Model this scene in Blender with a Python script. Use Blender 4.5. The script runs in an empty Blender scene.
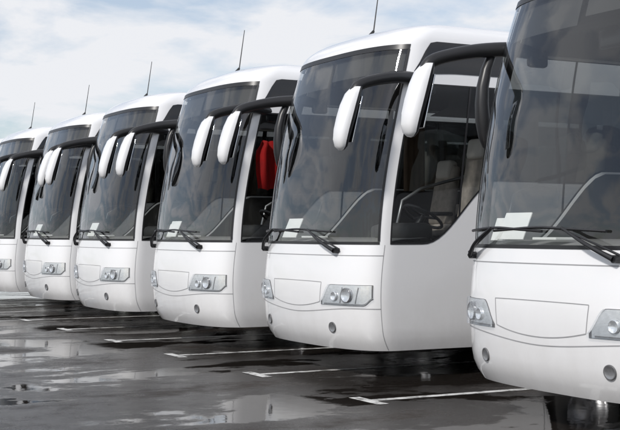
import bpy, bmesh, math, random
from mathutils import Vector, Matrix
random.seed(4)
sc = bpy.context.scene
R = math.radians

# ------------------------------------------------------------------ materials
def newmat(name):
    m = bpy.data.materials.new(name); m.use_nodes = True
    nt = m.node_tree; nt.nodes.clear()
    out = nt.nodes.new('ShaderNodeOutputMaterial')
    return m, nt, out
def principled(name, col, rough=0.5, metal=0.0, coat=0.0, noise=0.0, nscale=5.0, spec=0.5, bump=0.0, bscale=80):
    m, nt, out = newmat(name)
    b = nt.nodes.new('ShaderNodeBsdfPrincipled')
    b.inputs['Roughness'].default_value = rough
    b.inputs['Metallic'].default_value = metal
    b.inputs['Coat Weight'].default_value = coat
    b.inputs['Coat Roughness'].default_value = 0.05
    b.inputs['Specular IOR Level'].default_value = spec
    tc = nt.nodes.new('ShaderNodeTexCoord')
    n = nt.nodes.new('ShaderNodeTexNoise'); n.inputs['Scale'].default_value = nscale; n.inputs['Detail'].default_value = 3
    nt.links.new(tc.outputs['Object'], n.inputs['Vector'])
    r = nt.nodes.new('ShaderNodeValToRGB')
    r.color_ramp.elements[0].position = 0.3; r.color_ramp.elements[1].position = 0.75
    c0 = [c*(1-noise) for c in col]
    r.color_ramp.elements[0].color = (*c0, 1); r.color_ramp.elements[1].color = (*col, 1)
    nt.links.new(n.outputs['Fac'], r.inputs['Fac'])
    nt.links.new(r.outputs['Color'], b.inputs['Base Color'])
    if bump:
        n2 = nt.nodes.new('ShaderNodeTexNoise'); n2.inputs['Scale'].default_value = bscale
        nt.links.new(tc.outputs['Object'], n2.inputs['Vector'])
        bp = nt.nodes.new('ShaderNodeBump'); bp.inputs['Strength'].default_value = bump; bp.inputs['Distance'].default_value = 0.01
        nt.links.new(n2.outputs['Fac'], bp.inputs['Height']); nt.links.new(bp.outputs['Normal'], b.inputs['Normal'])
    nt.links.new(b.outputs['BSDF'], out.inputs['Surface'])
    return m

def paint_mat():
    m, nt, out = newmat('white_paint')
    b = nt.nodes.new('ShaderNodeBsdfPrincipled')
    b.inputs['Roughness'].default_value = 0.30
    b.inputs['Coat Weight'].default_value = 1.0; b.inputs['Coat Roughness'].default_value = 0.04
    tc = nt.nodes.new('ShaderNodeTexCoord')
    sep = nt.nodes.new('ShaderNodeSeparateXYZ'); nt.links.new(tc.outputs['Object'], sep.inputs['Vector'])
    mp = nt.nodes.new('ShaderNodeMapping'); mp.inputs['Scale'].default_value = (1.0, 1.0, 0.55); nt.links.new(tc.outputs['Object'], mp.inputs['Vector'])
    n = nt.nodes.new('ShaderNodeTexNoise'); n.inputs['Scale'].default_value = 4.5; n.inputs['Detail'].default_value = 7; n.inputs['Roughness'].default_value = 0.70
    nt.links.new(mp.outputs[0], n.inputs['Vector'])
    mr = nt.nodes.new('ShaderNodeMapRange'); mr.inputs['From Min'].default_value = 1.10; mr.inputs['From Max'].default_value = 0.25
    nt.links.new(sep.outputs['Z'], mr.inputs['Value'])
    mul = nt.nodes.new('ShaderNodeMath'); mul.operation = 'MULTIPLY'
    nt.links.new(mr.outputs['Result'], mul.inputs[0]); nt.links.new(n.outputs['Fac'], mul.inputs[1])
    mul2 = nt.nodes.new('ShaderNodeMath'); mul2.operation = 'MULTIPLY'; mul2.inputs[1].default_value = 0.55
    nt.links.new(mul.outputs[0], mul2.inputs[0])
    mix = nt.nodes.new('ShaderNodeMix'); mix.data_type = 'RGBA'
    mix.inputs['A'].default_value = (0.82, 0.82, 0.83, 1); mix.inputs['B'].default_value = (0.42, 0.39, 0.36, 1)
    nt.links.new(mul2.outputs[0], mix.inputs['Factor'])
    nt.links.new(mix.outputs['Result'], b.inputs['Base Color'])
    n3 = nt.nodes.new('ShaderNodeTexNoise'); n3.inputs['Scale'].default_value = 2.2; n3.inputs['Detail'].default_value = 2
    nt.links.new(tc.outputs['Object'], n3.inputs['Vector'])
    bp = nt.nodes.new('ShaderNodeBump'); bp.inputs['Strength'].default_value = 0.25; bp.inputs['Distance'].default_value = 0.02
    nt.links.new(n3.outputs['Fac'], bp.inputs['Height']); nt.links.new(bp.outputs['Normal'], b.inputs['Coat Normal'])
    nt.links.new(b.outputs['BSDF'], out.inputs['Surface'])
    return m

def glass_mat(name, tint, base=0.08, rough=0.015, pw=3.6, bump=0.35):
    m, nt, out = newmat(name)
    lw = nt.nodes.new('ShaderNodeLayerWeight'); lw.inputs['Blend'].default_value = 0.5
    p = nt.nodes.new('ShaderNodeMath'); p.operation = 'POWER'; p.inputs[1].default_value = pw
    nt.links.new(lw.outputs['Facing'], p.inputs[0])
    ma = nt.nodes.new('ShaderNodeMath'); ma.operation = 'MULTIPLY_ADD'; ma.inputs[1].default_value = 1-base; ma.inputs[2].default_value = base
    nt.links.new(p.outputs[0], ma.inputs[0])
    t = nt.nodes.new('ShaderNodeBsdfTransparent'); t.inputs['Color'].default_value = (*tint, 1)
    g = nt.nodes.new('ShaderNodeBsdfGlossy'); g.inputs['Roughness'].default_value = rough
    g.inputs['Color'].default_value = (0.95, 0.97, 1, 1)
    tc = nt.nodes.new('ShaderNodeTexCoord')
    n = nt.nodes.new('ShaderNodeTexNoise'); n.inputs['Scale'].default_value = 1.4; n.inputs['Detail'].default_value = 1
    nt.links.new(tc.outputs['Object'], n.inputs['Vector'])
    bp = nt.nodes.new('ShaderNodeBump'); bp.inputs['Strength'].default_value = bump; bp.inputs['Distance'].default_value = 0.05
    nt.links.new(n.outputs['Fac'], bp.inputs['Height']); nt.links.new(bp.outputs['Normal'], g.inputs['Normal'])
    mx = nt.nodes.new('ShaderNodeMixShader')
    nt.links.new(ma.outputs[0], mx.inputs['Fac'])
    nt.links.new(t.outputs[0], mx.inputs[1]); nt.links.new(g.outputs[0], mx.inputs[2])
    nt.links.new(mx.outputs[0], out.inputs['Surface'])
    return m

M = {}
M['white'] = paint_mat()
M['black'] = principled('black_plastic', (0.020, 0.020, 0.022), 0.36, noise=0.2)
M['gloss'] = principled('black_gloss_panel', (0.012, 0.012, 0.014), 0.08, coat=0.3, noise=0.1)
M['seam'] = principled('panel_gap', (0.36, 0.36, 0.37), 0.8, noise=0.2)
M['rubber'] = principled('rubber', (0.02, 0.02, 0.02), 0.75, noise=0.3, bump=0.2)
M['under'] = principled('underbody', (0.025, 0.024, 0.023), 0.8, noise=0.4)
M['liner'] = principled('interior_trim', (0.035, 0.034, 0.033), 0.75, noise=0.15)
M['ceil'] = principled('ceiling_trim', (0.16, 0.155, 0.15), 0.7, noise=0.1)
M['curtain'] = principled('curtain_cloth', (0.20, 0.14, 0.10), 0.9, noise=0.2)
M['dash'] = principled('dashboard_plastic', (0.06, 0.058, 0.056), 0.55, noise=0.15)
M['dashlt'] = principled('dashboard_grey_plastic', (0.24, 0.235, 0.23), 0.55, noise=0.15)
M['seat'] = principled('seat_fabric', (0.55, 0.48, 0.42), 0.9, noise=0.35, nscale=14)
M['head'] = principled('headrest_cover', (0.80, 0.74, 0.68), 0.85, noise=0.15)
M['paper'] = principled('white_paper', (0.85, 0.85, 0.83), 0.6)
M['red'] = principled('red_cloth', (0.85, 0.02, 0.02), 0.8, noise=0.3)
M['chrome'] = principled('lamp_reflector', (0.93, 0.94, 0.95), 0.20, metal=0.75, noise=0.15, nscale=25)
M['lampdk'] = principled('lamp_dark_metal', (0.34, 0.34, 0.35), 0.2, metal=0.6, noise=0.25, nscale=25)  # darker grey metal for lamp rings, ribs, lower edge and fog lamps
M['bezel'] = principled('lamp_bezel', (0.12, 0.12, 0.125), 0.4)
M['steel'] = principled('wheel_steel', (0.45, 0.45, 0.46), 0.35, metal=0.7, noise=0.2)
M['mirror'] = principled('mirror_glass', (0.8, 0.82, 0.85), 0.02, metal=1.0)
M['amber'] = principled('amber_lens', (0.6, 0.2, 0.03), 0.2, coat=0.5)
M['redlens'] = principled('red_lens', (0.45, 0.02, 0.02), 0.2, coat=0.5)
M['glass'] = glass_mat('windscreen_glass', (0.87, 0.89, 0.885), 0.07, pw=3.7, bump=0.55)
M['tint'] = glass_mat('tinted_side_glass', (0.50, 0.52, 0.52), 0.05, pw=4.5)
M['tintd'] = glass_mat('dark_door_glass', (0.24, 0.25, 0.25), 0.05, pw=4.5)
M['lens'] = glass_mat('clear_lens', (0.96, 0.97, 0.98), 0.07, bump=0.05)

# ------------------------------------------------------------------ mesh builder
class B:
    def __init__(s): s.v=[]; s.f=[]; s.m=[]; s.sm=[]
    def add(s, verts, faces, mat, smooth=True):
        o=len(s.v); s.v += [tuple(v) for v in verts]
        for f in faces:
            s.f.append(tuple(i+o for i in f)); s.m.append(mat); s.sm.append(smooth)
    def grid(s, rows, mat, smooth=True, flip=False, matfn=None):
        n=len(rows[0]); o=len(s.v)
        for r in rows: s.v += [tuple(p) for p in r]
        for i in range(len(rows)-1):
            for j in range(n-1):
                q=(o+i*n+j, o+i*n+j+1, o+(i+1)*n+j+1, o+(i+1)*n+j)
                if flip: q=q[::-1]
                s.f.append(q); s.m.append(matfn(i,j) if matfn else mat); s.sm.append(smooth)
    def box(s, c, d, mat, bev=0.02, rot=None, seg=2, smooth=True, taper=None):
        bm=bmesh.new(); bmesh.ops.create_cube(bm,size=1)
        for v in bm.verts:
            v.co=Vector((v.co.x*d[0],v.co.y*d[1],v.co.z*d[2]))
            if taper and v.co.z>0: v.co.x*=taper; 
        if bev: bmesh.ops.bevel(bm,geom=bm.edges[:],offset=bev,segments=seg,affect='EDGES',profile=0.5)
        mt=Matrix.Translation(Vector(c)) @ (rot.to_4x4() if rot else Matrix.Identity(4))
        bm.transform(mt); bm.verts.index_update()
        s.add([v.co for v in bm.verts],[[v.index for v in f.verts] for f in bm.faces],mat,smooth and bev>0)
        bm.free()
    def tube(s, pts, rad, mat, n=10, sub=4, flat=1.0):
        P=[Vector(p) for p in pts]
        if not isinstance(rad,(list,tuple)): rad=[rad]*len(P)
        Q=[];Rr=[]
        if sub>1 and len(P)>2:
            for i in range(len(P)-1):
                p0=P[max(i-1,0)];p1=P[i];p2=P[i+1];p3=P[min(i+2,len(P)-1)]
                for k in range(sub):
                    t=k/sub
                    Q.append(0.5*((2*p1)+(p2-p0)*t+(2*p0-5*p1+4*p2-p3)*t*t+(3*p1-p0-3*p2+p3)*t**3)); Rr.append(rad[i]*(1-t)+rad[i+1]*t)
            Q.append(P[-1]);Rr.append(rad[-1])
        else: Q=P;Rr=list(rad)
        up=Vector((0,0,1)); rows=[]; prev=None
        for i,q in enumerate(Q):
            t=(Q[min(i+1,len(Q)-1)]-Q[max(i-1,0)]).normalized()
            if prev is None:
                a=t.cross(up)
                if a.length<1e-3: a=t.cross(Vector((1,0,0)))
                a.normalize()
            else:
                a=(prev-t*prev.dot(t)).normalized()
            prev=a; b=t.cross(a)
            rows.append([q+a*(Rr[i]*math.cos(2*math.pi*k/n))+b*(Rr[i]*flat*math.sin(2*math.pi*k/n)) for k in range(n+1)])
        s.grid(rows,mat)
        for r in (rows[0],rows[-1]):
            s.add(r[:-1],[list(range(n))],mat,False)
    def disc(s, c, nrm, r, mat, n=20, th=0.01, ringmat=None):
        c=Vector(c); nrm=Vector(nrm).normalized(); a=nrm.cross(Vector((0,0,1))).normalized(); b=nrm.cross(a)
        prof=[(r,0),(r,th),(r*0.90,th*1.3),(r*0.84,th),(r*0.4,th*0.3),(0.0001,th*0.15)]
        rows=[[c+nrm*h+(a*math.cos(2*math.pi*k/n)+b*math.sin(2*math.pi*k/n))*rr for k in range(n+1)] for rr,h in prof]
        s.grid(rows,mat,matfn=(lambda i,j: ringmat if (ringmat and i<3) else mat))
    def mesh(s, name, merge=False):
        me=bpy.data.meshes.new(name); me.from_pydata(s.v,[],s.f)
        mats=[]; 
        for k in s.m:
            if k not in mats: mats.append(k)
        for k in mats: me.materials.append(M[k])
        for p,k,sm in zip(me.polygons,s.m,s.sm):
            p.material_index=mats.index(k); p.use_smooth=sm
        if merge:
            bm=bmesh.new(); bm.from_mesh(me); bmesh.ops.remove_doubles(bm,verts=bm.verts,dist=3e-4); bm.to_mesh(me); bm.free()
        me.update(); return me

# ------------------------------------------------------------------ coach surface
NS=2.8; DD=0.50; L=12.2; RH=0.28
def sst(a,b,x):
    t=max(0,min(1,(x-a)/(b-a))); return t*t*(3-2*t)
def prof(v):
    z=v; W=1.275; y=0.20
    if v>3.5:
        ph=(v-3.5)/0.5*math.pi/2
        z=3.5+RH*math.sin(ph)
        W=1.215-0.30*(1-math.cos(ph)); y=0.20+0.42+0.09*math.sin(ph)+0.42*(1-math.cos(ph)); return z,W,y,DD-0.1*(1-math.cos(ph))
    if v>2.6: W-=0.06*((v-2.6)/0.9)**2
    if v>1.4: y+=0.42*((v-1.4)/2.1)**1.55
    if v<1.4: y-=0.05*math.sin((v-0.3)/1.1*math.pi)
    if v<0.52:
        q=((0.52-v)/0.22)**2; W-=0.035*q; y+=0.07*q
    return z,W,y,DD
def S(u,v):
    z,W,y0,D=prof(v); a=abs(u); sg=1 if u>=0 else -1
    if a<=1:
        an=a*math.pi/2; s_=math.sin(an); c_=max(0,math.cos(an)); r=1/((s_**NS+c_**NS)**(1/NS))
        return Vector((sg*W*s_*r, y0-D*c_*r, z))
    if a<=2: return Vector((sg*W, y0+(2.0-y0)*(a-1), z))
    return Vector((sg*W, 2.0+(a-2)*(L-2.0), z))
def N(u,v):
    e=1e-3
    du=S(u+e,v)-S(u-e,v); dv=S(u,min(v+e,4.0))-S(u,v-e)
    return du.cross(dv).normalized()
def SO(u,v,off): return S(u,v)+(N(u,v)*off if off else Vector((0,0,0)))
def ux(x,v=1.0):
    sg=1 if x>=0 else -1; lo,hi=0,1
    for _ in range(30):
        m=(lo+hi)/2
        if S(m,v).x<abs(x): lo=m
        else: hi=m
    return sg*lo
def uy(y,v=1.7):
    if y>=2: return 2+(y-2)/(L-2)
    y0=prof(v)[2]; return 1+(y-y0)/(2-y0)
def lin(a,b,n): return [a+(b-a)*i/n for i in range(n+1)]
def panel(b, us, lo, hi, nz, mat, off=0.0, smooth=True):
    f=lambda g,u: g(u) if callable(g) else g
    rows=[]
    for i in range(nz+1):
        rows.append([SO(u, f(lo,u)+(f(hi,u)-f(lo,u))*i/nz, off) for u in us])
    b.grid(rows,mat,smooth)
def strip(b, pts, w, off, mat, n=None):
    P=[]
    for i in range(len(pts)-1):
        (u0,v0),(u1,v1)=pts[i],pts[i+1]
        k=max(3,int((S(u1,v1)-S(u0,v0)).length/0.02)) if n is None else n
        k=min(k,90)
        for j in range(k): P.append((u0+(u1-u0)*j/k, v0+(v1-v0)*j/k))
    P.append(pts[-1])
    rows=[[],[]]
    for i,(u,v) in enumerate(P):
        a=S(*P[max(i-1,0)]); c=S(*P[min(i+1,len(P)-1)]); t=(c-a).normalized(); n_=N(u,v); s_=n_.cross(t).normalized()
        p=S(u,v)+n_*off
        rows[0].append(p-s_*w/2); rows[1].append(p+s_*w/2)
    b.grid(rows,mat)

UW=0.74; UP=0.87
WHY=(2.75,8.75,10.05)
def yof(u): return S(u,1.7).y
def zlow(u):
    z=0.30
    if abs(u)>2:
        y=S(u,1).y
        for w in WHY[:2]:
            rr=0.60
            if w==8.75: d=min(abs(y-8.75),abs(y-10.05)) 
            else: d=abs(y-w)
            if d<rr: z=max(z,0.5+math.sqrt(max(0,rr*rr-d*d)))
    return z
def zb(u):
    if abs(u)<=1: return 1.40
    y=yof(u); return 1.40+0.68*sst(0.50,1.42,y)**1.15
ZT=3.08
front_w=lin(-UW,UW,40)
pil=lin(UW,UP,3); cor=lin(UP,1.0,4); sd1=lin(1,2,26); sd2=lin(2,3,204)
def sym(l,sg): return l if sg>0 else [-x for x in reversed(l)]

# --- body shell
bs=B()
allu=[-x for x in reversed(pil[1:]+cor[1:]+sd1[1:]+sd2[1:])]+front_w+pil[1:]+cor[1:]+sd1[1:]+sd2[1:]
panel(bs, allu, zlow, zb, 14, 'white')
panel(bs, allu, 3.5, 4.0, 10, 'white')
for sg in (1,-1):
    side=cor+sd1[1:]+sd2[1:]
    panel(bs, sym(pil,sg), 1.40, ZT, 18, 'white')
    panel(bs, sym(pil+side[1:],sg), ZT, 3.5, 5, 'white')
n=len(allu); half=n//2
top=[S(u,4.0) for u in allu]
rows=[[],[],[]]
for i in range(half+1):
    a=top[i]; c=top[n-1-i]
    rows[0].append(a); rows[1].append((a+c)/2+Vector((0,0,0.03*min(1,(a-c).length)))); rows[2].append(c)
bs.grid(rows,'white')
shell=bs.mesh('body_shell',merge=True)

# --- rear, underbody
rb=B()
vs=lin(0.3,4.0,20)
rb.grid([[Vector((S(3,v).x*(-1+2*j/6), L, S(3,v).z)) for j in range(7)] for v in vs],'white',flip=True)
rb.grid([[Vector((-1.05+2.1*j/6, L+0.01, z)) for j in range(7)] for z in (2.1,3.2)],'gloss',flip=True)
for sg in (1,-1):
    rb.box((sg*1.08,L+0.02,1.2),(0.16,0.05,0.5),'redlens',0.02)
    rb.box((sg*1.08,L+0.02,0.86),(0.16,0.05,0.12),'amber',0.02)
rb.box((0,L+0.05,0.55),(2.4,0.16,0.34),'white',0.05)
rb.grid([[Vector((-0.8+1.6*j,L+0.015,z)) for j in (0,1)] for z in (0.95,1.75)],'black',flip=True)
ring=[S(u,0.36)*1.0 for u in allu]
for i in range(half):
    a,b_,c,d=ring[i],ring[i+1],ring[n-2-i],ring[n-1-i]
    def sh(p): return Vector((p.x*0.965,p.y+0.05 if p.y<6 else p.y-0.03,0.36))
    ys=(a.y+b_.y)/2
    w=1.0
    for wy in WHY:
        if abs(ys-wy)<0.6: w=0.62
    q=[Vector((p.x*w,p.y,p.z)) for p in map(sh,(a,b_,c,d))]
    rb.add(q,[(0,1,2,3)],'under',False)
rb.box((0,5.7,0.62),(1.5,5.0,0.5),'under',0.05)
for wy in WHY: rb.tube([(-1.1,wy,0.5),(1.1,wy,0.5)],0.09,'under',10,1)
for wy in WHY:
    for sg in (1,-1):
        rows=[]
        for k in range(17):
            a=math.pi*k/16
            rows.append([Vector((sg*x,wy-0.6*math.cos(a),0.5+0.6*math.sin(a))) for x in (1.262,0.66)])
        rb.grid(rows,'under')
        rb.add([Vector((sg*0.66,wy-0.6,0.3)),Vector((sg*0.66,wy+0.6,0.3)),Vector((sg*0.66,wy+0.6,1.1)),Vector((sg*0.66,wy-0.6,1.1))],[(0,1,2,3)],'under',False)
rear=rb.mesh('rear_and_underbody')

# --- glass
gb=B()
panel(gb, front_w, 1.40, 3.5, 24, 'glass')
for sg in (1,-1):
    panel(gb, sym(cor+sd1[1:],sg), zb, ZT, 14, 'tint' if sg>0 else 'tintd')
    panel(gb, sym(sd2,sg), zb, ZT, 3, 'tint')
glass=gb.mesh('window_glass')

# --- trim
tb=B()
fw=lin(-UW,UW,60)
panel(tb, fw, 1.398, 1.428, 2,'black',0.004)
panel(tb, fw, 3.45, 3.505, 3,'black',0.004)
for sg in (1,-1):
    panel(tb, sym(lin(UW-0.022,UW+0.004,3),sg), 1.430, 3.448, 30,'black',0.005)
    panel(tb, sym(lin(UP-0.004,UP+0.018,2),sg), 1.40, ZT, 24,'black',0.004)
    panel(tb, sym(lin(uy(0.35,3.35),uy(1.55,3.35),16),sg), lambda u:3.19+0.02*sst(1,1.3,abs(u)), lambda u:3.19+0.36*sst(uy(0.30,3.35),uy(0.62,3.35),abs(u)), 5,'gloss',0.006)
    strip(tb,[(sg*u,zb(u)+0.008) for u in (cor+sd1[1:])],0.018,0.004,'black',n=1)
    strip(tb,[(sg*UP,ZT),(sg*2.0,ZT)],0.018,0.004,'black')
    strip(tb,[(sg*2.0,ZT),(sg*3.0,ZT)],0.018,0.004,'black')
    strip(tb,[(sg*2.0,zb(2.0)),(sg*3.0,zb(2.0))],0.018,0.004,'black')
    for y in (1.62,3.2,4.8,6.4,8.0,9.6,11.2):
        u=sg*uy(y); strip(tb,[(u,zb(abs(u))),(u,ZT)],0.07,0.006,'black')
    strip(tb,[(sg*uy(0.95),zb(uy(0.95))+0.01),(sg*uy(0.95),ZT)],0.025,0.005,'black')
    strip(tb,[(sg*0.80,0.31),(sg*0.80,1.395)],0.006,0.002,'seam')
    for y in (2.08,3.45,4.8,6.15,7.5,11.2):
        u=sg*uy(y); strip(tb,[(u,0.32),(u,1.25)],0.008,0.002,'seam')
    strip(tb,[(sg*uy(3.45),1.25),(sg*uy(7.5),1.25)],0.008,0.002,'seam')
strip(tb,[(-0.80,1.285),(0.80,1.285)],0.008,0.003,'seam')
def arcline(x0,x1,z0,sag,k=30,p=3):
    return [(ux(x0+(x1-x0)*i/k), z0-sag*(1-abs((2*i/k)-1)**p)) for i in range(k+1)]
strip(tb,arcline(-0.56,0.56,1.0,-0.004),0.006,0.003,'seam',n=2)
strip(tb,arcline(-0.535,0.535,0.79,0.06,p=2),0.008,0.003,'seam',n=2)
strip(tb,[(ux(-0.56),1.0),(ux(-0.535),0.79)],0.006,0.003,'seam')
strip(tb,[(ux(0.56),1.0),(ux(0.535),0.79)],0.006,0.003,'seam')
P_=[(-0.80+1.60*i/80) for i in range(81)]
strip(tb,[(u,0.738-0.07*sst(0.55,0.0,abs(u))) for u in P_],0.008,0.003,'seam',n=2)
tb.tube([(0,0.62,3.77),(0,0.66,3.83)],[0.03,0.015],'black',8,1)
tb.tube([(0,0.66,3.83),(0,0.74,4.37)],[0.008,0.005],'black',6,1)
tb.box((0,2.9,3.83),(0.8,0.8,0.09),'white',0.03)
tb.box((0,6.3,3.87),(1.5,2.4,0.18),'white',0.07)
trim=tb.mesh('trim')

# --- lamps
lb=B()
for sg in (1,-1):
    u0=ux(0.565); u1=ux(1.22)
    hu=lin(u0,u1,30)
    fu=lambda u:(abs(u)-u0)/(u1-u0)
    hi=lambda u:0.785+0.192*sst(-0.02,0.18,fu(u))
    lo=lambda u:0.768+0.07*sst(0.75,1.0,fu(u))**1.5
    panel(lb,sym(hu,sg),lambda u:lo(u)-0.005,lambda u:hi(u)+0.005,3,'bezel',0.004)
    panel(lb,sym(hu[1:-1],sg),lo,hi,6,'chrome',0.007)
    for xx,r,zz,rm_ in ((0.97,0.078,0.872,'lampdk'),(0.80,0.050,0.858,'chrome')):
        u=ux(xx); z=zz
        c=S(u,z)+N(u,z)*0.009
        nn=(N(u,z)+Vector((0,-0.6,0))).normalized()
        lb.disc(Vector((sg*c.x,c.y,c.z)),Vector((sg*nn.x,nn.y,nn.z)),r,'chrome',24,0.014,ringmat=rm_)
    for xx in (0.885,1.075):
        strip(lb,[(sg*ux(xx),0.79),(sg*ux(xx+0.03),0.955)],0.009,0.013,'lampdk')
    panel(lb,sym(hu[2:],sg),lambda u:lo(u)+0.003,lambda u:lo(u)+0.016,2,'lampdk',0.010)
    panel(lb,sym(hu,sg),lambda u:lo(u)-0.002,lambda u:hi(u)+0.002,5,'lens',0.030)
    for e in (0,1):
        g=(lambda u:hi(u)+0.002) if e else (lambda u:lo(u)-0.002)
        rows=[[SO(u,g(u),o) for u in sym(hu,sg)] for o in (0.003,0.030)]
        lb.grid(rows,'lens')
    u=ux(0.74); z=0.53; nrm=N(u,z); c=S(u,z)+nrm*0.002
    a=Vector((sg*c.x,c.y,c.z)); nn=Vector((sg*nrm.x,nrm.y,nrm.z))
    lb.disc(a,nn,0.056,'lampdk',24,0.008,ringmat='bezel')
    u=sg*uy(1.5,0.75); strip(lb,[(u,0.75),(u+sg*0.05,0.75)],0.04,0.008,'amber')
lamps=lb.mesh('headlamps')

# --- mirrors
def mirror(b, sg):
    X=lambda x:sg*x
    b.tube([(X(1.17),0.62,3.08),(X(1.24),0.42,3.13),(X(1.35),0.12,3.12),(X(1.41),-0.20,3.06),(X(1.43),-0.38,2.99),(X(1.43),-0.45,2.88)],
           [0.050,0.068,0.064,0.058,0.058,0.045],'black',12,6)
    sp=[(-0.43,3.055,0.02,0.015),(-0.47,3.03,0.070,0.055),(-0.51,2.96,0.10,0.080),(-0.55,2.85,0.112,0.092),(-0.59,2.72,0.115,0.095),(-0.625,2.60,0.112,0.090),(-0.645,2.50,0.10,0.080),(-0.65,2.43,0.08,0.060),(-0.65,2.395,0.04,0.03),(-0.65,2.388,0.002,0.002)]
    nn=28; rows=[]
    for (y,z,wx,wy) in sp:
        row=[]
        for k in range(nn+1):
            a=2*math.pi*k/nn; c=math.cos(a); s_=math.sin(a)
            xx=math.copysign(abs(c)**0.75,c)*wx; yy=math.copysign(abs(s_)**0.85,s_)*wy
            if yy>0: yy*=0.75
            row.append(Vector((X(1.43)+xx, y+yy+0.08, z-0.05)))
        rows.append(row)
    def mf(i,j):
        a=(j+0.5)/nn*2*math.pi
        if -0.01<a<math.pi+0.01: return 'black'
        return 'white' if i>=1 else 'black'
    b.grid(rows,'white',matfn=mf)
    b.box((X(1.43),-0.440,2.65),(0.185,0.012,0.48),'mirror',0.004,rot=Matrix.Rotation(R(-14),3,'X'))
    b.box((X(1.19),0.60,3.06),(0.08,0.20,0.16),'black',0.03)
mb=B()
mirror(mb,1); mirror(mb,-1)
nn=16; rows=[]
for (y,z,wx,wy) in [(0.26,3.13,0.02,0.02),(0.22,3.07,0.045,0.045),(0.17,2.96,0.05,0.05),(0.13,2.80,0.055,0.056),(0.12,2.65,0.062,0.062),(0.13,2.50,0.066,0.066),(0.15,2.36,0.056,0.056),(0.17,2.27,0.035,0.035),(0.18,2.24,0.002,0.002)]:
    rows.append([Vector((-1.36+wx*math.cos(2*math.pi*k/nn), y+wy*math.sin(2*math.pi*k/nn), z)) for k in range(nn+1)])
mb.grid(rows,'black')
mirrors=mb.mesh('mirrors')

# --- wipers
wb=B()
def wiper(xp, xa, x0, x1):
    def P(x,z,off):
        u=ux(x,z); return S(u,z)+Vector((0,-off,0))
    p=P(xp,1.335,0.03); wb.tube([p+Vector((0,0.05,0)),p+Vector((0,-0.03,0))],0.030,'black',10,1)
    a=P(xp,1.335,0.06); m=P(xp+(xa-xp)*0.45,1.44,0.085); c=P(xa,1.56,0.06)
    wb.tube([a,m,c],[0.022,0.016,0.010],'black',8,5)
    wb.tube([P(xp+0.06*(1 if xa<xp else -1),1.36,0.06),P((xp+xa)/2+0.05,1.46,0.07),P(xa,1.545,0.055)],[0.010,0.008,0.006],'black',6,4)
    pts=[P(x0+(x1-x0)*i/8, 1.565-0.06*abs(i/8-0.45), 0.028) for i in range(9)]
    wb.tube(pts,0.012,'black',6,2)
wiper(0.80,0.28,-0.62,0.70)
wiper(-1.02,-0.62,-1.10,0.02)
wipers=wb.mesh('wipers')

# --- interior
ib=B()
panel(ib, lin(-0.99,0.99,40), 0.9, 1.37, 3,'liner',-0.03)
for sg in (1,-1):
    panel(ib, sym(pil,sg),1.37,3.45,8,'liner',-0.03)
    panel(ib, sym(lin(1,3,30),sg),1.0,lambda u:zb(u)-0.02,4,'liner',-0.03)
    panel(ib, sym(lin(UP,3,30),sg),ZT+0.02,3.48,2,'ceil',-0.04)
    ib.grid([[Vector((sg*1.17,y,3.02)) for y in (2.2,12.0)],[Vector((sg*0.75,y,3.10)) for y in (2.2,12.0)],[Vector((sg*0.72,y,3.3)) for y in (2.2,12.0)]],'ceil')
    for y in (3.2,4.8,6.4,8.0,9.6,11.2): ib.box((sg*1.2,y,2.5),(0.05,0.10,1.15),'liner',0.01)
    for y in (1.95,3.2,4.8,6.4,8.0): 
        rows=[[Vector((sg*(1.15-0.03*(k%2)),y-0.16+0.04*k,z)) for k in range(9)] for z in (2.05,3.02)]
        ib.grid(rows,'curtain')
ib.grid([[Vector((x,y,3.42)) for x in (-1.15,0,1.15)] for y in (0.55,12.1)],'ceil')
ib.grid([[Vector((x,y,1.02)) for x in (-1.22,1.22)] for y in (0.1,2.2)],'under')
ib.grid([[Vector((x,y,1.42)) for x in (-1.22,1.22)] for y in (2.2,12.1)],'under')
ib.grid([[Vector((x,2.2,z)) for x in (-1.22,1.22)] for z in (1.02,1.42)],'liner')
ib.grid([[Vector((x,12.05,z)) for x in (-1.22,1.22)] for z in (1.4,3.4)],'liner')
panel(ib, lin(-0.70,-0.02,16),3.16,3.44,2,'liner',-0.06)
panel(ib, lin(0.02,0.70,16),3.22,3.44,2,'liner',-0.06)
ib.box((0,0.62,3.32),(1.9,0.3,0.16),'dash',0.05)
ib.box((0.05,0.38,3.06),(0.34,0.04,0.16),'black',0.03)
rows=[]
xs=lin(-1.15,1.15,24)
for k in range(6):
    r=[]
    for x in xs:
        yf=S(ux(x,1.38),1.38).y+0.06
        pts=[(yf,1.35),(yf+0.10,1.41),(yf+0.35,1.45),(max(yf+0.4,0.62),1.47),(0.86,1.36),(0.90,1.02)]
        r.append(Vector((x,pts[k][0],pts[k][1])))
    rows.append(r)
ib.grid(rows,'dashlt')
ib.box((0.62,0.66,1.53),(0.72,0.36,0.20),'dash',0.07)
ib.box((0.05,0.78,1.48),(0.34,0.22,0.26),'dash',0.05)
rm=Matrix.Rotation(R(-32),3,'X')
c=Vector((0.62,0.92,1.70)); pts=[c+rm@Vector((0.235*math.cos(2*math.pi*k/24),0.235*math.sin(2*math.pi*k/24),0)) for k in range(25)]
ib.tube(pts,0.018,'black',8,1)
for a in (0.2,math.pi-0.2,-math.pi/2): ib.tube([c,c+rm@Vector((0.23*math.cos(a),0.23*math.sin(a),0))],0.015,'black',6,1)
ib.tube([c+Vector((0,0,0)),c+Vector((0,-0.22,-0.32))],0.04,'black',8,1)
ib.disc(c,rm@Vector((0,0,1)),0.07,'black')
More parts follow.
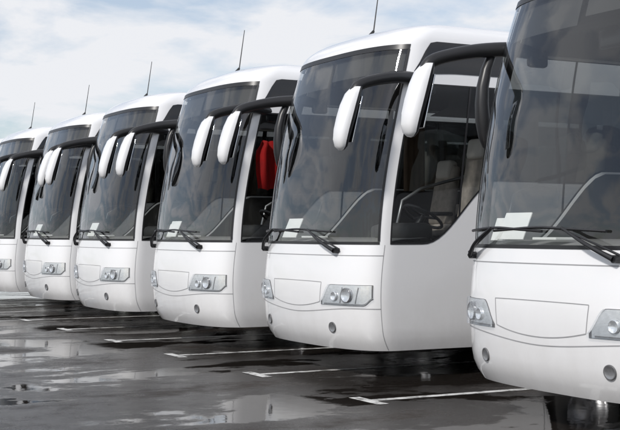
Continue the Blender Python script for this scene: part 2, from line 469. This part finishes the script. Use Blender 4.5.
def seat(b,x,y,z,w=0.45,cov='head',h=0.74,sg=2):
    b.box((x,y,z+0.40),(w,0.46,0.14),'seat',0.05,seg=sg)
    rt=Matrix.Rotation(R(-10),3,'X')
    b.box((x,y+0.26,z+0.46+h/2),(w,0.12,h),'seat',0.05,rot=rt,taper=0.86,seg=sg)
    b.box((x,y+0.26+0.025,z+0.40+h),(w*0.62,0.15,0.24),cov,0.05,rot=rt,seg=sg)
    b.box((x,y,z+0.17),(w*0.5,0.3,0.34),'black',0.02,seg=1)
    b.box((x+w/2+0.01,y+0.05,z+0.60),(0.045,0.32,0.05),'black',0.015,seg=1)
seat(ib,0.62,1.40,1.15,0.52,h=0.92,sg=3)
seat(ib,-0.55,1.75,1.15,0.46,sg=3)
ib.box((0.66,2.08,1.68),(1.0,0.04,0.5),'dash',0.015)
ib.tube([(0.14,2.05,1.4),(0.14,2.05,3.3)],0.02,'steel',8,1)
ib.tube([(-0.25,1.2,1.1),(-0.25,1.2,1.9),(-0.25,2.1,2.2)],0.02,'steel',8,3)
for r in range(10):
    for x in (-0.98,-0.52,0.52,0.98): seat(ib,x,2.75+r*0.85,1.42,0.44)
interior=ib.mesh('interior')

# --- wheels
hb=B()
for wy in WHY:
    for sg in (1,-1):
        prof_=[(0.30,-0.14),(0.44,-0.15),(0.495,-0.12),(0.505,0),(0.495,0.12),(0.44,0.15),(0.30,0.14),(0.28,0.10),(0.26,0.02),(0.14,-0.02),(0.12,0.06),(0.001,0.07)]
        rows=[[Vector((sg*(1.08+o),wy+r*math.cos(2*math.pi*k/32),0.5+r*math.sin(2*math.pi*k/32))) for k in range(33)] for r,o in prof_]
        hb.grid(rows,'rubber',matfn=lambda i,j:'rubber' if i<6 else 'steel')
        for k in range(10):
            a=2*math.pi*k/10
            hb.tube([(sg*1.06,wy+0.19*math.cos(a),0.5+0.19*math.sin(a)),(sg*1.11,wy+0.19*math.cos(a),0.5+0.19*math.sin(a))],0.018,'steel',6,1)
wheels=hb.mesh('wheels')

def items(i):
    b=B()
    rnd=random.Random(i*7+3)
    x=-0.60+rnd.uniform(-0.08,0.08)
    yf=S(ux(x,1.45),1.45).y
    b.box((x,yf+0.20,1.575),(0.34,0.012,0.24),'paper',0.003,rot=Matrix.Rotation(R(-24),3,'X'),smooth=False)
    if i%2==0: b.box((x-0.26,yf+0.26,1.55),(0.20,0.012,0.20),'paper',0.003,rot=Matrix.Rotation(R(-20),3,'X'),smooth=False)
    b.box((x+0.42,yf+0.26,1.475),(0.28,0.20,0.02),'paper',0.004,rot=Matrix.Rotation(R(rnd.uniform(-20,20)),3,'Z'),smooth=False)
    if i==2:
        zz=lin(2.10,2.74,10); rows=[]
        for t,z in enumerate(zz):
            wd=1.0-0.45*sst(0.75,1.0,t/10)-0.12*sst(0.4,0,t/10)
            rows.append([Vector((0.96-0.05*math.sin(k*1.1+0.4*t/10)-0.012*k,0.68+(0.036*(k-6))*wd,z+0.015*math.sin(k*0.9))) for k in range(13)])
        b.grid(rows,'red')
    return b.mesh('dash_items')

SP=3.62
def coach(i):
    e=bpy.data.objects.new('coach_bus',None); bpy.context.collection.objects.link(e)
    rnd=random.Random(i+11)
    for nm,me in (('body_shell',shell),('rear_and_underbody',rear),('window_glass',glass),('trim',trim),('headlamps',lamps),('mirrors',mirrors),('wipers',wipers),('interior',interior),('wheels',wheels),('dash_items',items(i))):
        o=bpy.data.objects.new(nm,me); bpy.context.collection.objects.link(o); o.parent=e
    dy=rnd.uniform(-0.05,0.05) if i>1 else 0
    e.location=(-1.275+SP*(1-i), dy, 0)
    if i==0: e.location=(-1.275+SP+1.0,-0.31,0)
    e.rotation_euler=(0,0,R(rnd.uniform(-0.35,0.35)) if i>1 else 0)
for i in range(7): coach(i)

# ------------------------------------------------------------------ ground
def ground_mat():
    m, nt, out = newmat('wet_asphalt'); L_=nt.links.new; nd=nt.nodes.new
    b=nd('ShaderNodeBsdfPrincipled'); g=nd('ShaderNodeNewGeometry')
    def noise(scale,detail,rough=0.5,vec=None,dist=0):
        k=nd('ShaderNodeTexNoise'); k.inputs['Scale'].default_value=scale; k.inputs['Detail'].default_value=detail; k.inputs['Roughness'].default_value=rough; k.inputs['Distortion'].default_value=dist
        L_(vec if vec else g.outputs['Position'],k.inputs['Vector']); return k.outputs['Fac']
    def math_(op,a,b_,c=None,clamp=False):
        k=nd('ShaderNodeMath'); k.operation=op; k.use_clamp=clamp
        for idx,v in enumerate((a,b_,c)):
            if v is None: continue
            if isinstance(v,(int,float)): k.inputs[idx].default_value=v
            else: L_(v,k.inputs[idx])
        return k.outputs[0]
    def ramp(v,a,b_):
        k=nd('ShaderNodeMapRange'); k.interpolation_type='SMOOTHSTEP'; k.inputs['From Min'].default_value=a; k.inputs['From Max'].default_value=b_; L_(v,k.inputs['Value']); return k.outputs['Result']
    mp=nd('ShaderNodeMapping'); mp.inputs['Scale'].default_value=(0.75,0.34,1); mp.inputs['Location'].default_value=(1.3,2.1,0); L_(g.outputs['Position'],mp.inputs['Vector'])
    big=noise(1.0,5,0.6,mp.outputs[0],0.4)
    mid=noise(3.2,6,0.7)
    fine=noise(45,4,0.65)
    grain=noise(130,1)
    hgt=math_('MULTIPLY_ADD',mid,0.22,math_('MULTIPLY_ADD',fine,0.05,big))
    pud=ramp(hgt,0.620,0.68)
    damp=ramp(hgt,0.40,0.60)
    mix=nd('ShaderNodeMix'); mix.data_type='RGBA'; mix.inputs['A'].default_value=(0.046,0.040,0.036,1); mix.inputs['B'].default_value=(0.022,0.0190,0.0172,1)
    L_(damp,mix.inputs['Factor'])
    var=nd('ShaderNodeMix'); var.data_type='RGBA'; var.blend_type='MULTIPLY'; var.inputs['Factor'].default_value=1.0
    vr=nd('ShaderNodeValToRGB'); vr.color_ramp.elements[0].position=0.34; vr.color_ramp.elements[1].position=0.66
    vr.color_ramp.elements[0].color=(0.40,0.39,0.38,1); vr.color_ramp.elements[1].color=(1.6,1.55,1.5,1)
    L_(math_('MULTIPLY_ADD',fine,0.6,math_('MULTIPLY',grain,0.4)),vr.inputs['Fac'])
    L_(mix.outputs['Result'],var.inputs['A']); L_(vr.outputs[0],var.inputs['B'])
    L_(var.outputs['Result'],b.inputs['Base Color'])
    ro=math_('MULTIPLY_ADD',damp,-0.36,0.60)
    ro=math_('MULTIPLY_ADD',mid,-0.22,math_('ADD',ro,0.07))
    inv=math_('SUBTRACT',1.0,pud)
    ro=math_('MAXIMUM',math_('MULTIPLY',ro,inv),0.04)
    L_(ro,b.inputs['Roughness'])
    sp_=math_('ADD',math_('MULTIPLY_ADD',damp,0.10,0.10),math_('MULTIPLY',pud,0.40)); L_(sp_,b.inputs['Specular IOR Level'])
    bp=nd('ShaderNodeBump'); bp.inputs['Distance'].default_value=0.006; L_(math_('MULTIPLY_ADD',inv,0.40,0.0),bp.inputs['Strength'])
    L_(math_('ADD',fine,math_('MULTIPLY',grain,0.5)),bp.inputs['Height'])
    rip=noise(7,3); bp2=nd('ShaderNodeBump'); bp2.inputs['Distance'].default_value=0.004; bp2.inputs['Strength'].default_value=0.20
    L_(rip,bp2.inputs['Height']); L_(bp.outputs['Normal'],bp2.inputs['Normal'])
    L_(bp2.outputs['Normal'],b.inputs['Normal'])
    L_(b.outputs[0],out.inputs['Surface']); return m
def line_mat():
    m, nt, out = newmat('worn_road_paint'); L_=nt.links.new; nd=nt.nodes.new
    b=nd('ShaderNodeBsdfPrincipled'); g=nd('ShaderNodeNewGeometry')
    n=nd('ShaderNodeTexNoise'); n.inputs['Scale'].default_value=7; n.inputs['Detail'].default_value=8; n.inputs['Roughness'].default_value=0.72; L_(g.outputs['Position'],n.inputs['Vector'])
    r=nd('ShaderNodeValToRGB'); r.color_ramp.elements[0].position=0.38; r.color_ramp.elements[1].position=0.54
    r.color_ramp.elements[0].color=(0.09,0.085,0.08,1); r.color_ramp.elements[1].color=(0.74,0.74,0.72,1)
    L_(n.outputs['Fac'],r.inputs['Fac']); L_(r.outputs[0],b.inputs['Base Color']); b.inputs['Roughness'].default_value=0.35
    L_(b.outputs[0],out.inputs['Surface']); return m
def flat(name, quads, z, mat):
    me=bpy.data.meshes.new(name); v=[];f=[]
    for (x0,y0,x1,y1) in quads:
        o=len(v); v+=[(x0,y0,z),(x1,y0,z),(x1,y1,z),(x0,y1,z)]; f.append((o,o+1,o+2,o+3))
    me.from_pydata(v,[],f); me.materials.append(mat); o=bpy.data.objects.new(name,me); bpy.context.collection.objects.link(o); return o
flat('ground',[(-3000,-3000,3000,3000)],0,ground_mat())
q=[]
for k in range(-2,16):
    x=1.2-2.34*k
    q.append((x-0.055,-0.82,x+0.055,4.6)); q.append((x-0.26,-0.94,x+0.26,-0.824))
flat('parking_lines',q,0.004,line_mat())

# ------------------------------------------------------------------ world + sun
sd=Vector((0.42,-0.90,0)).normalized(); el=R(38)
sv=Vector((sd.x*math.cos(el),sd.y*math.cos(el),math.sin(el)))
w=bpy.data.worlds.new('World'); sc.world=w; w.use_nodes=True; nt=w.node_tree; nt.nodes.clear()
nd=nt.nodes.new; L_=nt.links.new
sky=nd('ShaderNodeTexSky'); sky.sky_type='NISHITA'; sky.sun_disc=False; sky.sun_elevation=el; sky.sun_rotation=math.atan2(sd.x,sd.y)
sky.air_density=1.0; sky.dust_density=0.8; sky.ozone_density=2.5
bg=nd('ShaderNodeBackground'); bg.inputs['Strength'].default_value=0.115
tc=nd('ShaderNodeTexCoord'); sp=nd('ShaderNodeSeparateXYZ'); L_(tc.outputs['Generated'],sp.inputs[0])
az=nd('ShaderNodeMath'); az.operation='ADD'; az.inputs[1].default_value=0.22; ab=nd('ShaderNodeMath'); ab.operation='ABSOLUTE'
L_(sp.outputs['Z'],ab.inputs[0]); L_(ab.outputs[0],az.inputs[0])
cb=nd('ShaderNodeVectorMath'); cb.operation='DIVIDE'
cx=nd('ShaderNodeCombineXYZ'); 
for k in range(3): L_(az.outputs[0],cx.inputs[k])
L_(tc.outputs['Generated'],cb.inputs[0]); L_(cx.outputs[0],cb.inputs[1])
cn=nd('ShaderNodeTexNoise'); cn.inputs['Scale'].default_value=2.6; cn.inputs['Detail'].default_value=9; cn.inputs['Roughness'].default_value=0.54; cn.inputs['Distortion'].default_value=0.2
co_=nd('ShaderNodeVectorMath'); co_.operation='ADD'; co_.inputs[1].default_value=(0.35,0.1,0.0); L_(cb.outputs[0],co_.inputs[0])
L_(co_.outputs[0],cn.inputs['Vector'])
cr=nd('ShaderNodeValToRGB'); cr.color_ramp.elements[0].position=0.42; cr.color_ramp.elements[1].position=0.57
cr.color_ramp.elements[0].color=(0.34,0.34,0.34,1); cr.color_ramp.elements[1].color=(0.98,0.98,0.98,1)
L_(cn.outputs['Fac'],cr.inputs['Fac'])
mx=nd('ShaderNodeMix'); mx.data_type='RGBA'; mx.inputs['B'].default_value=(7.5,7.6,7.9,1)
L_(cr.outputs['Color'],mx.inputs['Factor']); L_(sky.outputs[0],mx.inputs['A']); L_(mx.outputs['Result'],bg.inputs['Color'])
wo=nd('ShaderNodeOutputWorld'); L_(bg.outputs[0],wo.inputs[0])

sl=bpy.data.lights.new('sun','SUN'); sl.energy=2.8; sl.angle=R(5); sl.color=(1,0.965,0.92)
so=bpy.data.objects.new('sun',sl); bpy.context.collection.objects.link(so)
so.rotation_euler=(-sv).to_track_quat('-Z','Y').to_euler(); so.location=(0,-20,30)

# ------------------------------------------------------------------ camera
cam=bpy.data.cameras.new('camera'); co=bpy.data.objects.new('camera',cam); bpy.context.collection.objects.link(co)
co.location=(10.84,-6.60,1.52)
p=R(0.83); d=Vector((-0.883*math.cos(p),0.469*math.cos(p),math.sin(p)))
co.rotation_euler=d.to_track_quat('-Z','Y').to_euler()
cam.sensor_width=36; cam.lens=1235/620*36; cam.clip_end=6000; cam.clip_start=0.1
sc.camera=co
sc.view_settings.view_transform='Standard'; sc.view_settings.look='None'; sc.view_settings.exposure=0
